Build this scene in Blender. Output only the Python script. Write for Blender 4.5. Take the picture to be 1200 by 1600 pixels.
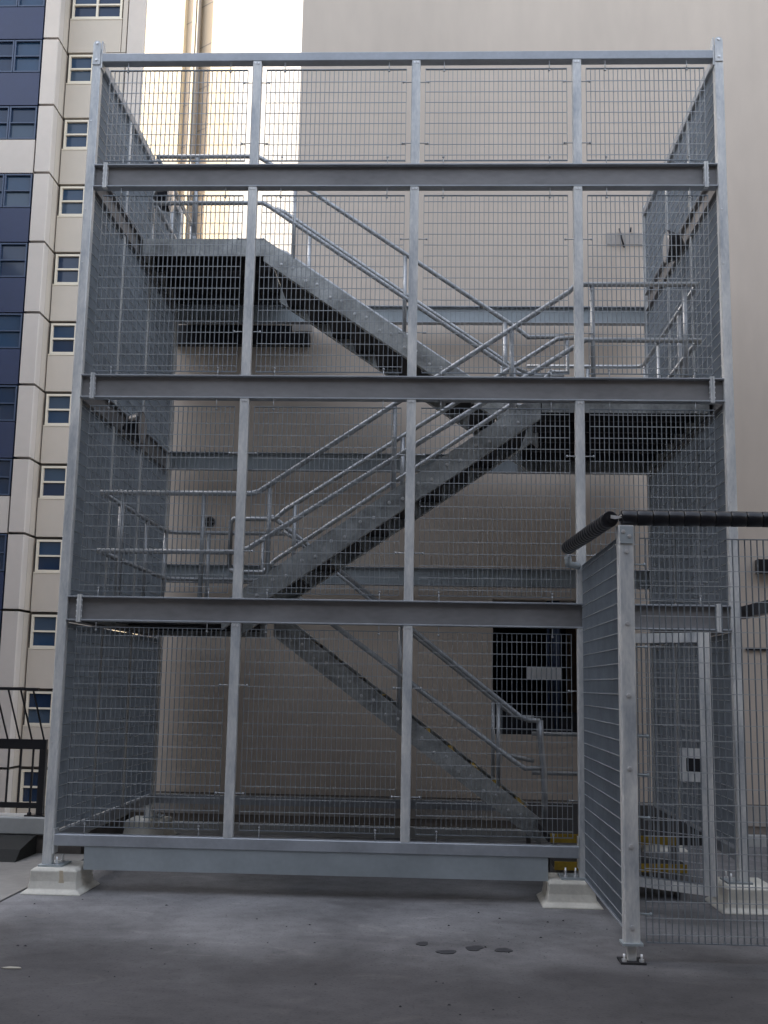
import bpy, math, random
from mathutils import Vector, Matrix
random.seed(7)
sc = bpy.context.scene
for o in list(bpy.data.objects): bpy.data.objects.remove(o)

# ------------------------------------------------------------------ camera
YAW, PITCH, ROLL, FPX = -0.0427, 0.1552, 0.0182, 1731.0
cam_d = bpy.data.cameras.new('camera'); cam = bpy.data.objects.new('camera', cam_d)
sc.collection.objects.link(cam)
fwd = Vector((math.sin(YAW)*math.cos(PITCH), math.cos(YAW)*math.cos(PITCH), math.sin(PITCH)))
right = Vector((math.cos(YAW), -math.sin(YAW), 0)); up = right.cross(fwd)
r2 = right*math.cos(ROLL) + up*math.sin(ROLL); u2 = up*math.cos(ROLL) - right*math.sin(ROLL)
m = Matrix((( r2.x, u2.x, -fwd.x, 3.1568), (r2.y, u2.y, -fwd.y, -9.3046), (r2.z, u2.z, -fwd.z, 1.715), (0, 0, 0, 1)))
cam.matrix_world = m
cam_d.sensor_fit = 'VERTICAL'; cam_d.sensor_height = 24.0; cam_d.lens = FPX/1600*24.0
cam_d.clip_start = 0.05; cam_d.clip_end = 2000
sc.camera = cam
sc.render.resolution_x, sc.render.resolution_y = 768, 1024

# ------------------------------------------------------------------ sky, sun, exposure
SUN_EL, SUN_AZ = math.radians(33), math.radians(-76)      # azimuth from +Y towards +X: the sun stands to the left and a little behind
w = bpy.data.worlds.new('World'); sc.world = w; w.use_nodes = True
nt = w.node_tree; nt.nodes.clear()
wo = nt.nodes.new('ShaderNodeOutputWorld'); bg = nt.nodes.new('ShaderNodeBackground'); sky = nt.nodes.new('ShaderNodeTexSky')
sky.sky_type = 'NISHITA'; sky.sun_disc = False; sky.sun_elevation = SUN_EL; sky.sun_rotation = SUN_AZ
sky.air_density = 1.0; sky.dust_density = 2.0; sky.ozone_density = 1.0
bg.inputs['Strength'].default_value = 0.14
hs = nt.nodes.new('ShaderNodeHueSaturation'); hs.inputs['Saturation'].default_value = 0.55     # camera white balance towards the blue shade
wb = nt.nodes.new('ShaderNodeMix'); wb.data_type = 'RGBA'; wb.blend_type = 'MULTIPLY'; wb.inputs['Factor'].default_value = 1.0; wb.inputs['B'].default_value = (1.0, 0.955, 0.90, 1)
nt.links.new(sky.outputs[0], hs.inputs['Color']); nt.links.new(hs.outputs[0], wb.inputs['A'])
nt.links.new(wb.outputs['Result'], bg.inputs[0]); nt.links.new(bg.outputs[0], wo.inputs[0])
sl = bpy.data.lights.new('sun', 'SUN'); sl.energy = 2.0; sl.angle = math.radians(0.5); sl.color = (1.0, 0.87, 0.68)
so = bpy.data.objects.new('sun', sl); sc.collection.objects.link(so)
sdir = Vector((math.sin(SUN_AZ)*math.cos(SUN_EL), math.cos(SUN_AZ)*math.cos(SUN_EL), math.sin(SUN_EL)))
so.rotation_euler = sdir.to_track_quat('Z', 'Y').to_euler(); so.location = sdir*100
sc.view_settings.view_transform = 'Standard'; sc.view_settings.look = 'None'
sc.view_settings.exposure = 2.38; sc.view_settings.gamma = 1.0; sc.view_settings.use_curve_mapping = False
sc.render.engine = 'CYCLES'
sc.cycles.max_bounces = 6; sc.cycles.diffuse_bounces = 4; sc.cycles.glossy_bounces = 3

# ------------------------------------------------------------------ materials
MATS = {}
def mat(name, col, rough=0.6, metal=0.0, var=0.0, scale=4.0, bump=0.0, bscale=60.0, col2=None, stretch=(1, 1, 1), detail=6.0, spec=0.5):
    """principled, colour broken up by two noises (large blotches and fine grain), optional bump"""
    M = bpy.data.materials.new(name); M.use_nodes = True; t = M.node_tree; N = t.nodes; L = t.links
    b = N['Principled BSDF']; b.inputs['Roughness'].default_value = rough; b.inputs['Metallic'].default_value = metal
    b.inputs['Specular IOR Level'].default_value = spec
    c = (*col, 1)
    if var <= 0 and col2 is None:
        b.inputs['Base Color'].default_value = c
    else:
        tc = N.new('ShaderNodeTexCoord'); mp = N.new('ShaderNodeMapping'); mp.inputs['Scale'].default_value = stretch
        L.new(tc.outputs['Object'], mp.inputs['Vector'])
        # world position keeps neighbours from repeating
        geo = N.new('ShaderNodeNewGeometry'); L.new(geo.outputs['Position'], mp.inputs['Vector'])
        n1 = N.new('ShaderNodeTexNoise'); n1.inputs['Scale'].default_value = scale; n1.inputs['Detail'].default_value = detail
        n2 = N.new('ShaderNodeTexNoise'); n2.inputs['Scale'].default_value = scale*9; n2.inputs['Detail'].default_value = 3
        L.new(mp.outputs[0], n1.inputs['Vector']); L.new(mp.outputs[0], n2.inputs['Vector'])
        add = N.new('ShaderNodeMath'); add.operation = 'MULTIPLY_ADD'; add.inputs[1].default_value = 0.35
        L.new(n2.outputs['Fac'], add.inputs[0]); L.new(n1.outputs['Fac'], add.inputs[2])
        rp = N.new('ShaderNodeValToRGB'); rp.color_ramp.elements[0].position = 0.45; rp.color_ramp.elements[1].position = 0.9
        a = tuple(max(0, x*(1-var)) for x in col); d = col2 if col2 else tuple(min(1, x*(1+var)) for x in col)
        rp.color_ramp.elements[0].color = (*a, 1); rp.color_ramp.elements[1].color = (*d, 1)
        L.new(add.outputs[0], rp.inputs['Fac']); L.new(rp.outputs['Color'], b.inputs['Base Color'])
        rr = N.new('ShaderNodeMapRange'); rr.inputs['To Min'].default_value = max(0.05, rough-0.1); rr.inputs['To Max'].default_value = min(1, rough+0.12)
        L.new(n1.outputs['Fac'], rr.inputs['Value']); L.new(rr.outputs[0], b.inputs['Roughness'])
    if bump > 0:
        geo2 = N.new('ShaderNodeNewGeometry')
        nb = N.new('ShaderNodeTexNoise'); nb.inputs['Scale'].default_value = bscale; nb.inputs['Detail'].default_value = 5
        L.new(geo2.outputs['Position'], nb.inputs['Vector'])
        bp = N.new('ShaderNodeBump'); bp.inputs['Strength'].default_value = bump; bp.inputs['Distance'].default_value = 0.01
        L.new(nb.outputs['Fac'], bp.inputs['Height']); L.new(bp.outputs[0], b.inputs['Normal'])
    MATS[name] = M
    return M
mat('galv_post', (0.68, 0.735, 0.79), 0.38, 0.2, 0.34, 7.0, 0.15, 25, col2=(0.88, 0.88, 0.85), stretch=(1, 1, 0.30))
mat('galv_beam', (0.25, 0.247, 0.25), 0.55, 0.30, 0.22, 3.0, 0.1, 20, stretch=(0.4, 1, 1))
mat('galv_rail', (0.42, 0.45, 0.49), 0.45, 0.35, 0.15, 3.0, 0.1, 20)
mat('galv_tube', (0.45, 0.47, 0.49), 0.38, 0.45, 0.2, 9.0)
mat('galv_stringer', (0.40, 0.415, 0.41), 0.45, 0.3, 0.45, 5.0, 0.1, 20)
mat('galv_plate', (0.38, 0.425, 0.45), 0.55, 0.2, 0.12, 2.5)
mat('cross_rod', (0.46, 0.49, 0.52), 0.4, 0.3)
mat('grating', (0.27, 0.305, 0.34), 0.42, 0.4, 0.12, 6.0)
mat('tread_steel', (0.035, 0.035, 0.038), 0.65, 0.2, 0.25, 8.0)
mat('bolt', (0.82, 0.83, 0.84), 0.35, 0.6)
mat('concrete', (0.215, 0.213, 0.218), 0.85, 0, 0.35, 0.9, 0.25, 60, detail=9)
mat('concrete_light', (0.26, 0.25, 0.235), 0.88, 0, 0.2, 1.4, 0.2, 60)
mat('kerb', (0.48, 0.49, 0.48), 0.8, 0, 0.1, 3.0)
mat('kerb_base', (0.14, 0.125, 0.115), 0.9, 0, 0.25, 3.0)
mat('footing', (0.66, 0.64, 0.57), 0.75, 0, 0.16, 5.0, 0.3, 25)
mat('rust', (0.58, 0.50, 0.37), 0.85, 0, 0.15, 14.0)
mat('render_wall', (0.68, 0.59, 0.50), 0.85, 0, 0.07, 0.8, 0.08, 90, stretch=(1, 1, 0.3))
mat('plinth', (0.50, 0.46, 0.42), 0.88, 0, 0.10, 1.5, 0.1, 60)
mat('base_band', (0.26, 0.225, 0.195), 0.9, 0, 0.15, 2.0)
mat('dark_void', (0.035, 0.03, 0.025), 0.8)
mat('brown_door', (0.16, 0.11, 0.07), 0.6, 0, 0.2, 3.0)
mat('black_paint', (0.012, 0.013, 0.018), 0.35)
mat('black_plastic', (0.010, 0.011, 0.016), 0.28, 0, 0.0)
mat('rubber', (0.022, 0.023, 0.022), 0.85, 0, 0.3, 8.0)
mat('yellow', (0.30, 0.20, 0.016), 0.6, 0, 0.25, 18.0)
mat('mirror_face', (0.55, 0.56, 0.58), 0.18, 0.85)
mat('white_box', (0.86, 0.87, 0.88), 0.5)
mat('joint', (0.025, 0.025, 0.03), 0.9)
mat('stain', (0.045, 0.045, 0.05), 0.7)
mat('block_beige', (0.455, 0.42, 0.395), 0.75, 0, 0.06, 0.3)
mat('block_beige2', (0.445, 0.405, 0.36), 0.75, 0, 0.05, 0.3)
mat('block_frame', (0.62, 0.575, 0.49), 0.6)
mat('block_joint', (0.10, 0.09, 0.085), 0.9)
mat('navy', (0.011, 0.021, 0.066), 0.45, 0, 0.12, 0.5)
mat('navy_frame', (0.03, 0.05, 0.10), 0.4)
mat('cream', (0.54, 0.47, 0.35), 0.8, 0, 0.03, 0.1)
mat('tan_panel', (0.40, 0.33, 0.25), 0.8, 0, 0.05, 0.2)
mat('white_wall', (0.50, 0.495, 0.49), 0.8, 0, 0.02, 0.1)
mat('pipe', (0.20, 0.18, 0.16), 0.6)
mat('leaf', (0.35, 0.33, 0.28), 0.8)
mat('asphalt', (0.06, 0.06, 0.06), 0.9, 0, 0.2, 0.2)
mat('shade_block', (0.10, 0.095, 0.09), 0.85, 0, 0.1, 0.3)
def glass(name, tint, rough=0.08):
    M = mat(name, tint, rough, 0.0); M.node_tree.nodes['Principled BSDF'].inputs['Specular IOR Level'].default_value = 0.4
    return M
glass('glass_pale', (0.035, 0.06, 0.10)); glass('glass', (0.012, 0.026, 0.06)); glass('glass_teal', (0.016, 0.042, 0.09))

def dirty_shaded_slab(M):
    t = M.node_tree; N, L = t.nodes, t.links; b = N['Principled BSDF']; src = b.inputs['Base Color'].links[0].from_socket
    geo = N.new('ShaderNodeNewGeometry'); sep = N.new('ShaderNodeSeparateXYZ'); L.new(geo.outputs['Position'], sep.inputs[0])
    def noise(sc_, det, dist, stretch):
        mp = N.new('ShaderNodeMapping'); mp.inputs['Scale'].default_value = stretch; L.new(geo.outputs['Position'], mp.inputs[0])
        n = N.new('ShaderNodeTexNoise'); n.inputs['Scale'].default_value = sc_; n.inputs['Detail'].default_value = det; n.inputs['Distortion'].default_value = dist
        L.new(mp.outputs[0], n.inputs['Vector']); return n.outputs['Fac']
    def ramp(v, a, c):
        r = N.new('ShaderNodeMapRange'); r.interpolation_type = 'SMOOTHSTEP'; r.inputs['From Min'].default_value = a; r.inputs['From Max'].default_value = c; L.new(v, r.inputs['Value']); return r.outputs[0]
    def op(k, a, c):
        m_ = N.new('ShaderNodeMath'); m_.operation = k
        for i, q in enumerate((a, c)):
            if isinstance(q, (int, float)): m_.inputs[i].default_value = q
            else: L.new(q, m_.inputs[i])
        return m_.outputs[0]
    def mixc(fac, a, colour):
        m_ = N.new('ShaderNodeMix'); m_.data_type = 'RGBA'; m_.blend_type = 'MULTIPLY'; L.new(fac, m_.inputs['Factor']); L.new(a, m_.inputs['A']); m_.inputs['B'].default_value = (*colour, 1); return m_.outputs['Result']
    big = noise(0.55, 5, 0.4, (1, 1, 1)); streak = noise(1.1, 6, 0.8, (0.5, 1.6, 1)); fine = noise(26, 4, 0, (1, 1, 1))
    # darker foreground painted into the slab colour in place of shade, its edge wandering
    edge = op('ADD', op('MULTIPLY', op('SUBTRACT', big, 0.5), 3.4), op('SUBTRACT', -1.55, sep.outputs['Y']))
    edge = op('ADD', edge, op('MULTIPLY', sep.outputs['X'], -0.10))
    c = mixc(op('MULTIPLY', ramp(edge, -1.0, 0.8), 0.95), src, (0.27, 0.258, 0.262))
    c = mixc(op('MULTIPLY', ramp(streak, 0.55, 0.66), 0.5), c, (0.66, 0.65, 0.66))
    c = mixc(op('MULTIPLY', ramp(fine, 0.55, 0.75), 0.35), c, (0.70, 0.70, 0.70))
    scuff = noise(2.6, 8, 1.6, (0.6, 1.3, 1)); patch = noise(0.9, 3, 0.1, (1.2, 0.7, 1)); pits = noise(48, 4, 0.3, (1, 1, 1))
    c = mixc(op('MULTIPLY', ramp(scuff, 0.60, 0.74), 0.6), c, (1.45, 1.42, 1.36))
    c = mixc(op('MULTIPLY', ramp(patch, 0.60, 0.63), 0.35), c, (0.74, 0.74, 0.75))
    c = mixc(op('MULTIPLY', ramp(pits, 0.56, 0.68), 0.6), c, (0.50, 0.50, 0.50))
    L.new(c, b.inputs['Base Color'])
dirty_shaded_slab(MATS['concrete'])

# ------------------------------------------------------------------ builders
WLOC = {}
class MB:
    def __init__(s): s.v = []; s.f = []; s.smooth = []
    def box(s, x0, x1, y0, y1, z0, z1):
        b = len(s.v)
        s.v += [(x0,y0,z0),(x1,y0,z0),(x1,y1,z0),(x0,y1,z0),(x0,y0,z1),(x1,y0,z1),(x1,y1,z1),(x0,y1,z1)]
        for f in ((0,3,2,1),(4,5,6,7),(0,1,5,4),(1,2,6,5),(2,3,7,6),(3,0,4,7)):
            s.f.append(tuple(b+i for i in f)); s.smooth.append(False)
        return s
    def cbox(s, x0, x1, y0, y1, z0, z1, c=0.006, axis='z'):
        """box with chamfered long edges"""
        def oct2(a0, a1, b0, b1): return [(a0+c,b0),(a1-c,b0),(a1,b0+c),(a1,b1-c),(a1-c,b1),(a0+c,b1),(a0,b1-c),(a0,b0+c)]
        if axis == 'z': ring = oct2(x0,x1,y0,y1); P = lambda q, t: (q[0], q[1], t); e0, e1 = z0, z1
        elif axis == 'x': ring = oct2(y0,y1,z0,z1); P = lambda q, t: (t, q[0], q[1]); e0, e1 = x0, x1
        else: ring = oct2(z0,z1,x0,x1); P = lambda q, t: (q[1], t, q[0]); e0, e1 = y0, y1
        b = len(s.v); s.v += [P(q, e0) for q in ring] + [P(q, e1) for q in ring]
        for i in range(8):
            j = (i+1) % 8; s.f.append((b+i, b+j, b+8+j, b+8+i)); s.smooth.append(False)
        s.f.append(tuple(b+7-i for i in range(8))); s.f.append(tuple(b+8+i for i in range(8))); s.smooth += [False, False]
        return s
    def obox(s, o, u, v, n, su, sv, sn):
        """oriented box: corner o, axes u,v,n"""
        o, u, v, n = Vector(o), Vector(u)*su, Vector(v)*sv, Vector(n)*sn
        b = len(s.v)
        for k in ((0,0,0),(1,0,0),(1,1,0),(0,1,0),(0,0,1),(1,0,1),(1,1,1),(0,1,1)):
            s.v.append(tuple(o+u*k[0]+v*k[1]+n*k[2]))
        for f in ((0,3,2,1),(4,5,6,7),(0,1,5,4),(1,2,6,5),(2,3,7,6),(3,0,4,7)):
            s.f.append(tuple(b+i for i in f)); s.smooth.append(False)
        return s
    def tube(s, pts, r, n=10, caps=True):
        pts = [Vector(p) for p in pts]; rings = []
        for i, p in enumerate(pts):
            if i == 0: t = (pts[1]-p).normalized()
            elif i == len(pts)-1: t = (p-pts[-2]).normalized()
            else: t = ((p-pts[i-1]).normalized()+(pts[i+1]-p).normalized()).normalized()
            ref = Vector((0,0,1)) if abs(t.z) < 0.95 else Vector((0,1,0))
            a = t.cross(ref).normalized(); c = a.cross(t)
            k = 1.0
            if 0 < i < len(pts)-1:
                cs = max(0.5, t.dot((pts[i+1]-p).normalized())); k = 1.0/cs**0.5
            b = len(s.v)
            for j in range(n):
                an = 2*math.pi*j/n; s.v.append(tuple(p+(a*math.cos(an)+c*math.sin(an))*r*k))
            rings.append(b)
        for i in range(len(rings)-1):
            for j in range(n):
                k = (j+1) % n
                s.f.append((rings[i]+j, rings[i+1]+j, rings[i+1]+k, rings[i]+k)); s.smooth.append(True)
        if caps:
            s.f.append(tuple(rings[0]+j for j in range(n))); s.f.append(tuple(rings[-1]+n-1-j for j in range(n))); s.smooth += [False, False]
        return s
    def lathe(s, o, axis, prof, n=20):
        """prof: list of (distance along axis, radius)"""
        o = Vector(o); t = Vector(axis).normalized(); ref = Vector((0,0,1)) if abs(t.z) < 0.9 else Vector((1,0,0))
        a = t.cross(ref).normalized(); c = a.cross(t); R = []
        for d, r in prof:
            b = len(s.v); R.append(b)
            for j in range(n):
                an = 2*math.pi*j/n; s.v.append(tuple(o+t*d+(a*math.cos(an)+c*math.sin(an))*r))
        for i in range(len(R)-1):
            for j in range(n):
                k = (j+1) % n; s.f.append((R[i]+j, R[i+1]+j, R[i+1]+k, R[i]+k)); s.smooth.append(False)
        s.f.append(tuple(R[0]+j for j in range(n))); s.f.append(tuple(R[-1]+n-1-j for j in range(n))); s.smooth += [False, False]
        return s
    def prism(s, poly, axis, a0, a1):
        """poly in the two other coordinates (cyclic order x,y,z), extruded along axis"""
        P = {'x': lambda q, t: (t, q[0], q[1]), 'y': lambda q, t: (q[0], t, q[1]), 'z': lambda q, t: (q[0], q[1], t)}[axis]
        n = len(poly); b = len(s.v)
        s.v += [P(q, a0) for q in poly] + [P(q, a1) for q in poly]
        for i in range(n):
            j = (i+1) % n; s.f.append((b+i, b+j, b+n+j, b+n+i)); s.smooth.append(False)
        s.f.append(tuple(b+n-1-i for i in range(n))); s.f.append(tuple(b+n+i for i in range(n))); s.smooth += [False, False]
        return s
    def ibeam(s, axis, a0, a1, c, z0, z1, bw=0.10, tf=0.010, tw=0.008):
        """I section along x or y, centre line c, from z0 to z1"""
        for (p0, p1, q0, q1) in ((c-bw/2, c+bw/2, z1-tf, z1), (c-bw/2, c+bw/2, z0, z0+tf), (c-tw/2, c+tw/2, z0+tf, z1-tf)):
            if axis == 'x': s.box(a0, a1, p0, p1, q0, q1)
            else: s.box(p0, p1, a0, a1, q0, q1)
        return s
    def mesh(s, name):
        me = bpy.data.meshes.new(name); V = [Vector(p) for p in s.v]
        lo = Vector([min(p[i] for p in V) for i in range(3)]); hi = Vector([max(p[i] for p in V) for i in range(3)])
        c = (lo+hi)/2
        me.from_pydata([tuple(p-c) for p in V], [], s.f)
        if any(s.smooth): me.polygons.foreach_set('use_smooth', s.smooth)
        me.update()
        # outward normals
        import bmesh
        bm = bmesh.new(); bm.from_mesh(me); bmesh.ops.recalc_face_normals(bm, faces=bm.faces[:]); bm.to_mesh(me); bm.free()
        return me, c
    def build(s, name, material, parent=None):
        me, c = s.mesh(name); me.materials.append(MATS[material])
        return place(me, name, c, parent)
def place(me, name, c, parent=None, rot=None):
    o = bpy.data.objects.new(name, me); sc.collection.objects.link(o)
    pl = Vector((0,0,0))
    if parent is not None: o.parent = parent; pl = WLOC[parent.name]
    o.location = Vector(c)-pl; WLOC[o.name] = Vector(c)
    if rot is not None: o.rotation_euler = rot
    return o
def thing(name, loc, label, cat, group=None):
    o = bpy.data.objects.new(name, None); sc.collection.objects.link(o); o.location = loc; o.empty_display_size = 0.2
    WLOC[o.name] = Vector(loc); return tag(o, label, cat, group)
def tag(o, label, cat, group=None):
    o['label'] = label; o['category'] = cat
    if group: o['group'] = group
    return o
def structure(o, label=None):
    o['kind'] = 'structure'
    if label: o['label'] = label
    return o
def stuff(o): o['kind'] = 'stuff'; return o

BP, RP = 0.0413, 0.1016       # bearing-bar and cross-rod pitch of the steel grating
def grating(parent, o, u, n, w, h, rod_front=True, depth=0.021, th=0.004, skip=0):
    """a panel of bar grating: edge bars as the part, the bars and twisted cross rods as its filling"""
    o, u, n = Vector(o), Vector(u), Vector(n); v = Vector((0,0,1))
    e = MB()
    e.obox(o, u, v, n, w, 0.006, depth); e.obox(o+v*(h-0.006), u, v, n, w, 0.006, depth)
    e.obox(o+v*0.006, u, v, n, th, h-0.012, depth); e.obox(o+u*(w-th)+v*0.006, u, v, n, th, h-0.012, depth)
    part = stuff(e.build('grating_panel', 'grating', parent))
    b = MB(); nb = max(2, int(round(w/BP)))
    for i in range(1, nb):
        b.obox(o+u*(i*(w-th)/nb)+v*0.006, u, v, n, th, h-0.012, depth)
    rd = MB(); z = 0.05
    while z < h-0.03:
        c = o+v*z+(n*(-0.0015) if rod_front else n*(depth-0.0055))
        rd.obox(c, u, v, n, w, 0.005, 0.0065); z += RP
    stuff(b.build('grating_bars', 'grating', part)); stuff(rd.build('cross_rods', 'cross_rod', part))
    return part
def bolt_mesh(r=0.011, h=0.008):
    me, c = MB().lathe((0,0,0), (0,-1,0), [(0, r*1.35), (0.002, r*1.35), (0.002, r), (h, r)], 6).mesh('bolt'); me.materials.append(MATS['bolt']); return me
BOLT = bolt_mesh()
def bolt(parent, x, y, z, rot=None): return place(BOLT, 'bolt', (x, y, z), parent, rot)

# ------------------------------------------------------------------ ground
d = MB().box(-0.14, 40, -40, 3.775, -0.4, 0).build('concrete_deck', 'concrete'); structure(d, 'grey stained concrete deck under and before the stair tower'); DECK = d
a = MB().box(-60, -0.17, -40, 2.0, -0.4, 0.0).build('concrete_apron', 'concrete_light'); structure(a, 'lighter concrete strip left of the dark joint')
structure(MB().box(-0.17, -0.14, -40, 3.775, -0.4, -0.006).build('expansion_joint', 'joint'), 'dark joint line in the concrete')
structure(MB().box(-300, 300, -300, 600, -12.5, -12.0).build('street_ground', 'asphalt'))

def blob(cx, cy, rx, ry, seed, z):
    rnd = random.Random(seed); n = 22; ph = [rnd.uniform(0, 6.28) for _ in range(3)]
    P = []
    for i in range(n):
        t = 2*math.pi*i/n; k = 1+0.16*math.sin(2*t+ph[0])+0.10*math.sin(3*t+ph[1])+0.06*math.sin(5*t+ph[2])
        P.append((cx+rx*k*math.cos(t), cy+ry*k*math.sin(t)))
    return MB().prism(P, 'z', z-0.003, z)
for i, (x, y, rx, ry) in enumerate(((3.134,-1.484,.045,.05),(3.294,-1.70,.058,.06),(3.479,-1.572,.058,.07),(3.671,-1.603,.05,.065))):
    blob(x, y, rx, ry, i, 0.004).build('wet_stain', 'stain', DECK)
gm = MB(); rg = random.Random(3)
for i in range(130):
    x, y = rg.uniform(-0.1, 5.2), rg.uniform(-3.4, -0.2); s_ = rg.choice((.003,.004,.004,.005,.007,.010))
    if i > 95: x, y = 3.2+abs(rg.gauss(0, .8)), -0.6-abs(rg.gauss(0, .6))
    an = rg.uniform(0, 3.1); c_, q_ = math.cos(an)*s_, math.sin(an)*s_
    b = len(gm.v); gm.v += [(x+c_*1.6, y+q_, 0.001), (x-q_, y+c_, 0.001), (x-c_*1.3, y-q_, 0.001), (x+q_, y-c_*.8, 0.001), (x, y, s_*.8)]
    for f in ((0,1,4),(1,2,4),(2,3,4),(3,0,4)): gm.f.append(tuple(b+k for k in f)); gm.smooth.append(False)
g = gm.build('grit', 'joint'); g['label'] = 'dark specks of grit scattered on the concrete'; g['category'] = 'grit'; stuff(g)
lf = MB().prism([(.62,-2.425),(.66,-2.40),(.72,-2.405),(.745,-2.43),(.70,-2.44),(.65,-2.44)], 'z', 0.001, 0.007).build('dry_leaf', 'leaf')
tag(lf, 'pale curled dry leaf lying alone on the foreground concrete', 'leaf')

# ------------------------------------------------------------------ stair cage
W, T = 5.733, 3.37
CS = 0.079
Z1 = (6.115, 6.331); Z2 = (4.160, 4.369); Z3 = (2.213, 2.4225); ZT = (7.331, 7.416); ZB = (0.364, 0.458)
M1, M2, M3 = 1.526, 2.978, 4.426
cage = thing('stair_cage', (W/2, T/2, 0.2), 'tall galvanised steel cage of columns, beams and bar grating around the stairs', 'cage')
for (x, y, back) in ((0, 0, 0), (W-CS, 0, 0), (0, T, 1), (W-CS, T, 1)):
    top = 7.46
    col = MB().cbox(x, x+CS, y, y+CS, 0.216, top, 0.007).build('column', 'galv_post', cage)
    px0 = x-0.02 if x < 1 else x-0.10
    MB().box(px0, px0+0.20, y-0.03, y+0.22, 0.2005, 0.2155).build('base_plate', 'galv_plate', col)
    for k in (0.02, 0.17):
        MB().tube([(px0+0.14 if x < 1 else px0+0.04, y+k, 0.2157), (px0+0.14 if x < 1 else px0+0.04, y+k, 0.275)], 0.008, 8).lathe((px0+0.14 if x < 1 else px0+0.04, y+k, 0.2157), (0,0,1), [(0,.016),(.014,.016)], 6).build('anchor_bolt', 'bolt', col)
    if not back:
        # rounded lug with two bolts over the column head
        sx = x+0.004
        pts = [(sx, 7.30), (sx+CS-0.008, 7.30)] + [(sx+(CS-0.008)/2+(CS-0.008)/2*math.cos(t), 7.50+0.035*math.sin(t)) for t in [math.pi*i/8 for i in range(9)]]
        MB().prism(pts, 'y', -0.010, -0.0005).build('head_plate', 'galv_post', col)
        ex = x+CS+0.0005 if x < 1 else x-0.0125
        MB().prism([(0.0, 7.27), (0.10, 7.27), (0.10, 7.47), (0.06, 7.535), (0.0, 7.535)], 'x', ex, ex+0.012).build('end_plate', 'galv_post', col)
        bolt(col, x+CS/2, -0.014, 7.51); bolt(col, x+CS/2, -0.014, 7.345)
        for z in (5.4, 5.9, 3.3, 1.2, 6.75): bolt(col, x+CS*0.3, -0.004, z).scale = (.6, .6, .6)
# main beams, front and back
def main_beam(y, z, stub):
    b = MB().box(CS+0.001, W-CS-0.001, y+0.046, y+0.054, z[0]+0.0125, z[1]-0.0125).build('beam', 'galv_beam' if stub else 'galv_plate', cage)
    for (q0, q1) in ((z[1]-0.012, z[1]), (z[0], z[0]+0.012)): MB().cbox(CS+0.001, W-CS-0.001, y, y+0.10, q0, q1, 0.002, 'x').build('flange', 'galv_rail', b)  # lighter zinc on the flanges paints in their top-lit edges
    if stub:
        for X in (0.182, 5.553):
            for k, dx in ((0, -0.0175), (1, 0.0015)):
                MB().box(X+dx, X+dx+0.016, y-0.008, y+0.04, z[0]-0.012, z[1]+0.012).build('splice_plate', 'galv_post', b)
            for k in range(4):
                for s in (-1, 1):
                    o = bolt(b, X+s*0.022, y+0.012, z[0]+0.035+k*0.046, (0, 0, s*math.pi/2)); o.scale = (.75, .75, .75)
    return b
main_beam(0, Z1, True); main_beam(0, Z2, True); main_beam(0, Z3, True)
main_beam(T-0.02, (5.98, 6.19), False); main_beam(T-0.02, (4.18, 4.39), False); main_beam(T-0.02, (2.85, 3.06), False)
# side beams
for X in (0.04, W-0.04):
    for z in (Z1, Z2, Z3): MB().ibeam('y', 0.101, T-0.022, X, z[0], z[1], 0.078).build('beam', 'galv_beam', cage)
    MB().cbox(X-0.036, X+0.036, CS+0.001, T-0.001, ZT[0], ZT[1], 0.006, 'y').build('top_rail', 'galv_rail', cage)
    MB().cbox(X-0.036, X+0.036, CS+0.001, T-0.001, ZB[0], ZB[1], 0.006, 'y').build('bottom_rail', 'galv_rail', cage)
MB().cbox(CS+0.014, W-CS-0.014, 0.002, 0.102, ZT[0], ZT[1], 0.006, 'x').build('top_rail', 'galv_rail', cage)
MB().cbox(CS+0.014, M3-0.046, 0.002, 0.102, ZB[0], ZB[1], 0.006, 'x').build('bottom_rail', 'galv_rail', cage)
MB().box(CS+0.001, CS+0.0135, 0.0, 0.11, 0.30, 0.50).build('end_plate', 'galv_post', cage)
MB().box(M3-0.0455, M3-0.0335-0.008, 0.0, 0.11, 0.28, 0.53).build('end_plate', 'galv_post', cage)
MB().box(0.345, 4.135, 0.012, 0.024, 0.180, 0.3635).build('skirt_plate', 'galv_plate', cage)
MB().box(CS+0.02, W-CS-0.02, T+0.01, T+0.09, ZB[0], ZB[1]).build('bottom_rail', 'galv_rail', cage)
# mullions
rows = ((ZB[1], Z3[0]), (Z3[1], Z2[0]), (Z2[1], Z1[0]), (Z1[1], ZT[0]))
for mi, X in enumerate((M1, M2, M3)):
    for ri, (z0, z1) in enumerate(rows):
        if mi == 2 and ri == 0: z0 = 0.216
        dx = 0.0
        mu = MB().cbox(X-0.040, X+0.040, 0.004, 0.079, z0+0.0005, z1-0.0005, 0.006).build('mullion', 'galv_post', cage)
        if ri < 3 or True:
            for s in (-1, 1): bolt(mu, X+s*0.014, 0.0, z1-0.022).scale = (.7, .7, .7)
MB().box(M3-0.19, M3+0.06, -0.03, 0.22, 0.2005, 0.2155).build('base_plate', 'galv_plate', cage)
for k in (-0.15, -0.07): MB().tube([(M3+k, 0.02, 0.2157), (M3+k, 0.02, 0.29)], 0.008, 8).lathe((M3+k, 0.02, 0.2157), (0,0,1), [(0,.016),(.014,.016)], 6).build('anchor_bolt', 'bolt', cage)
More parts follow.
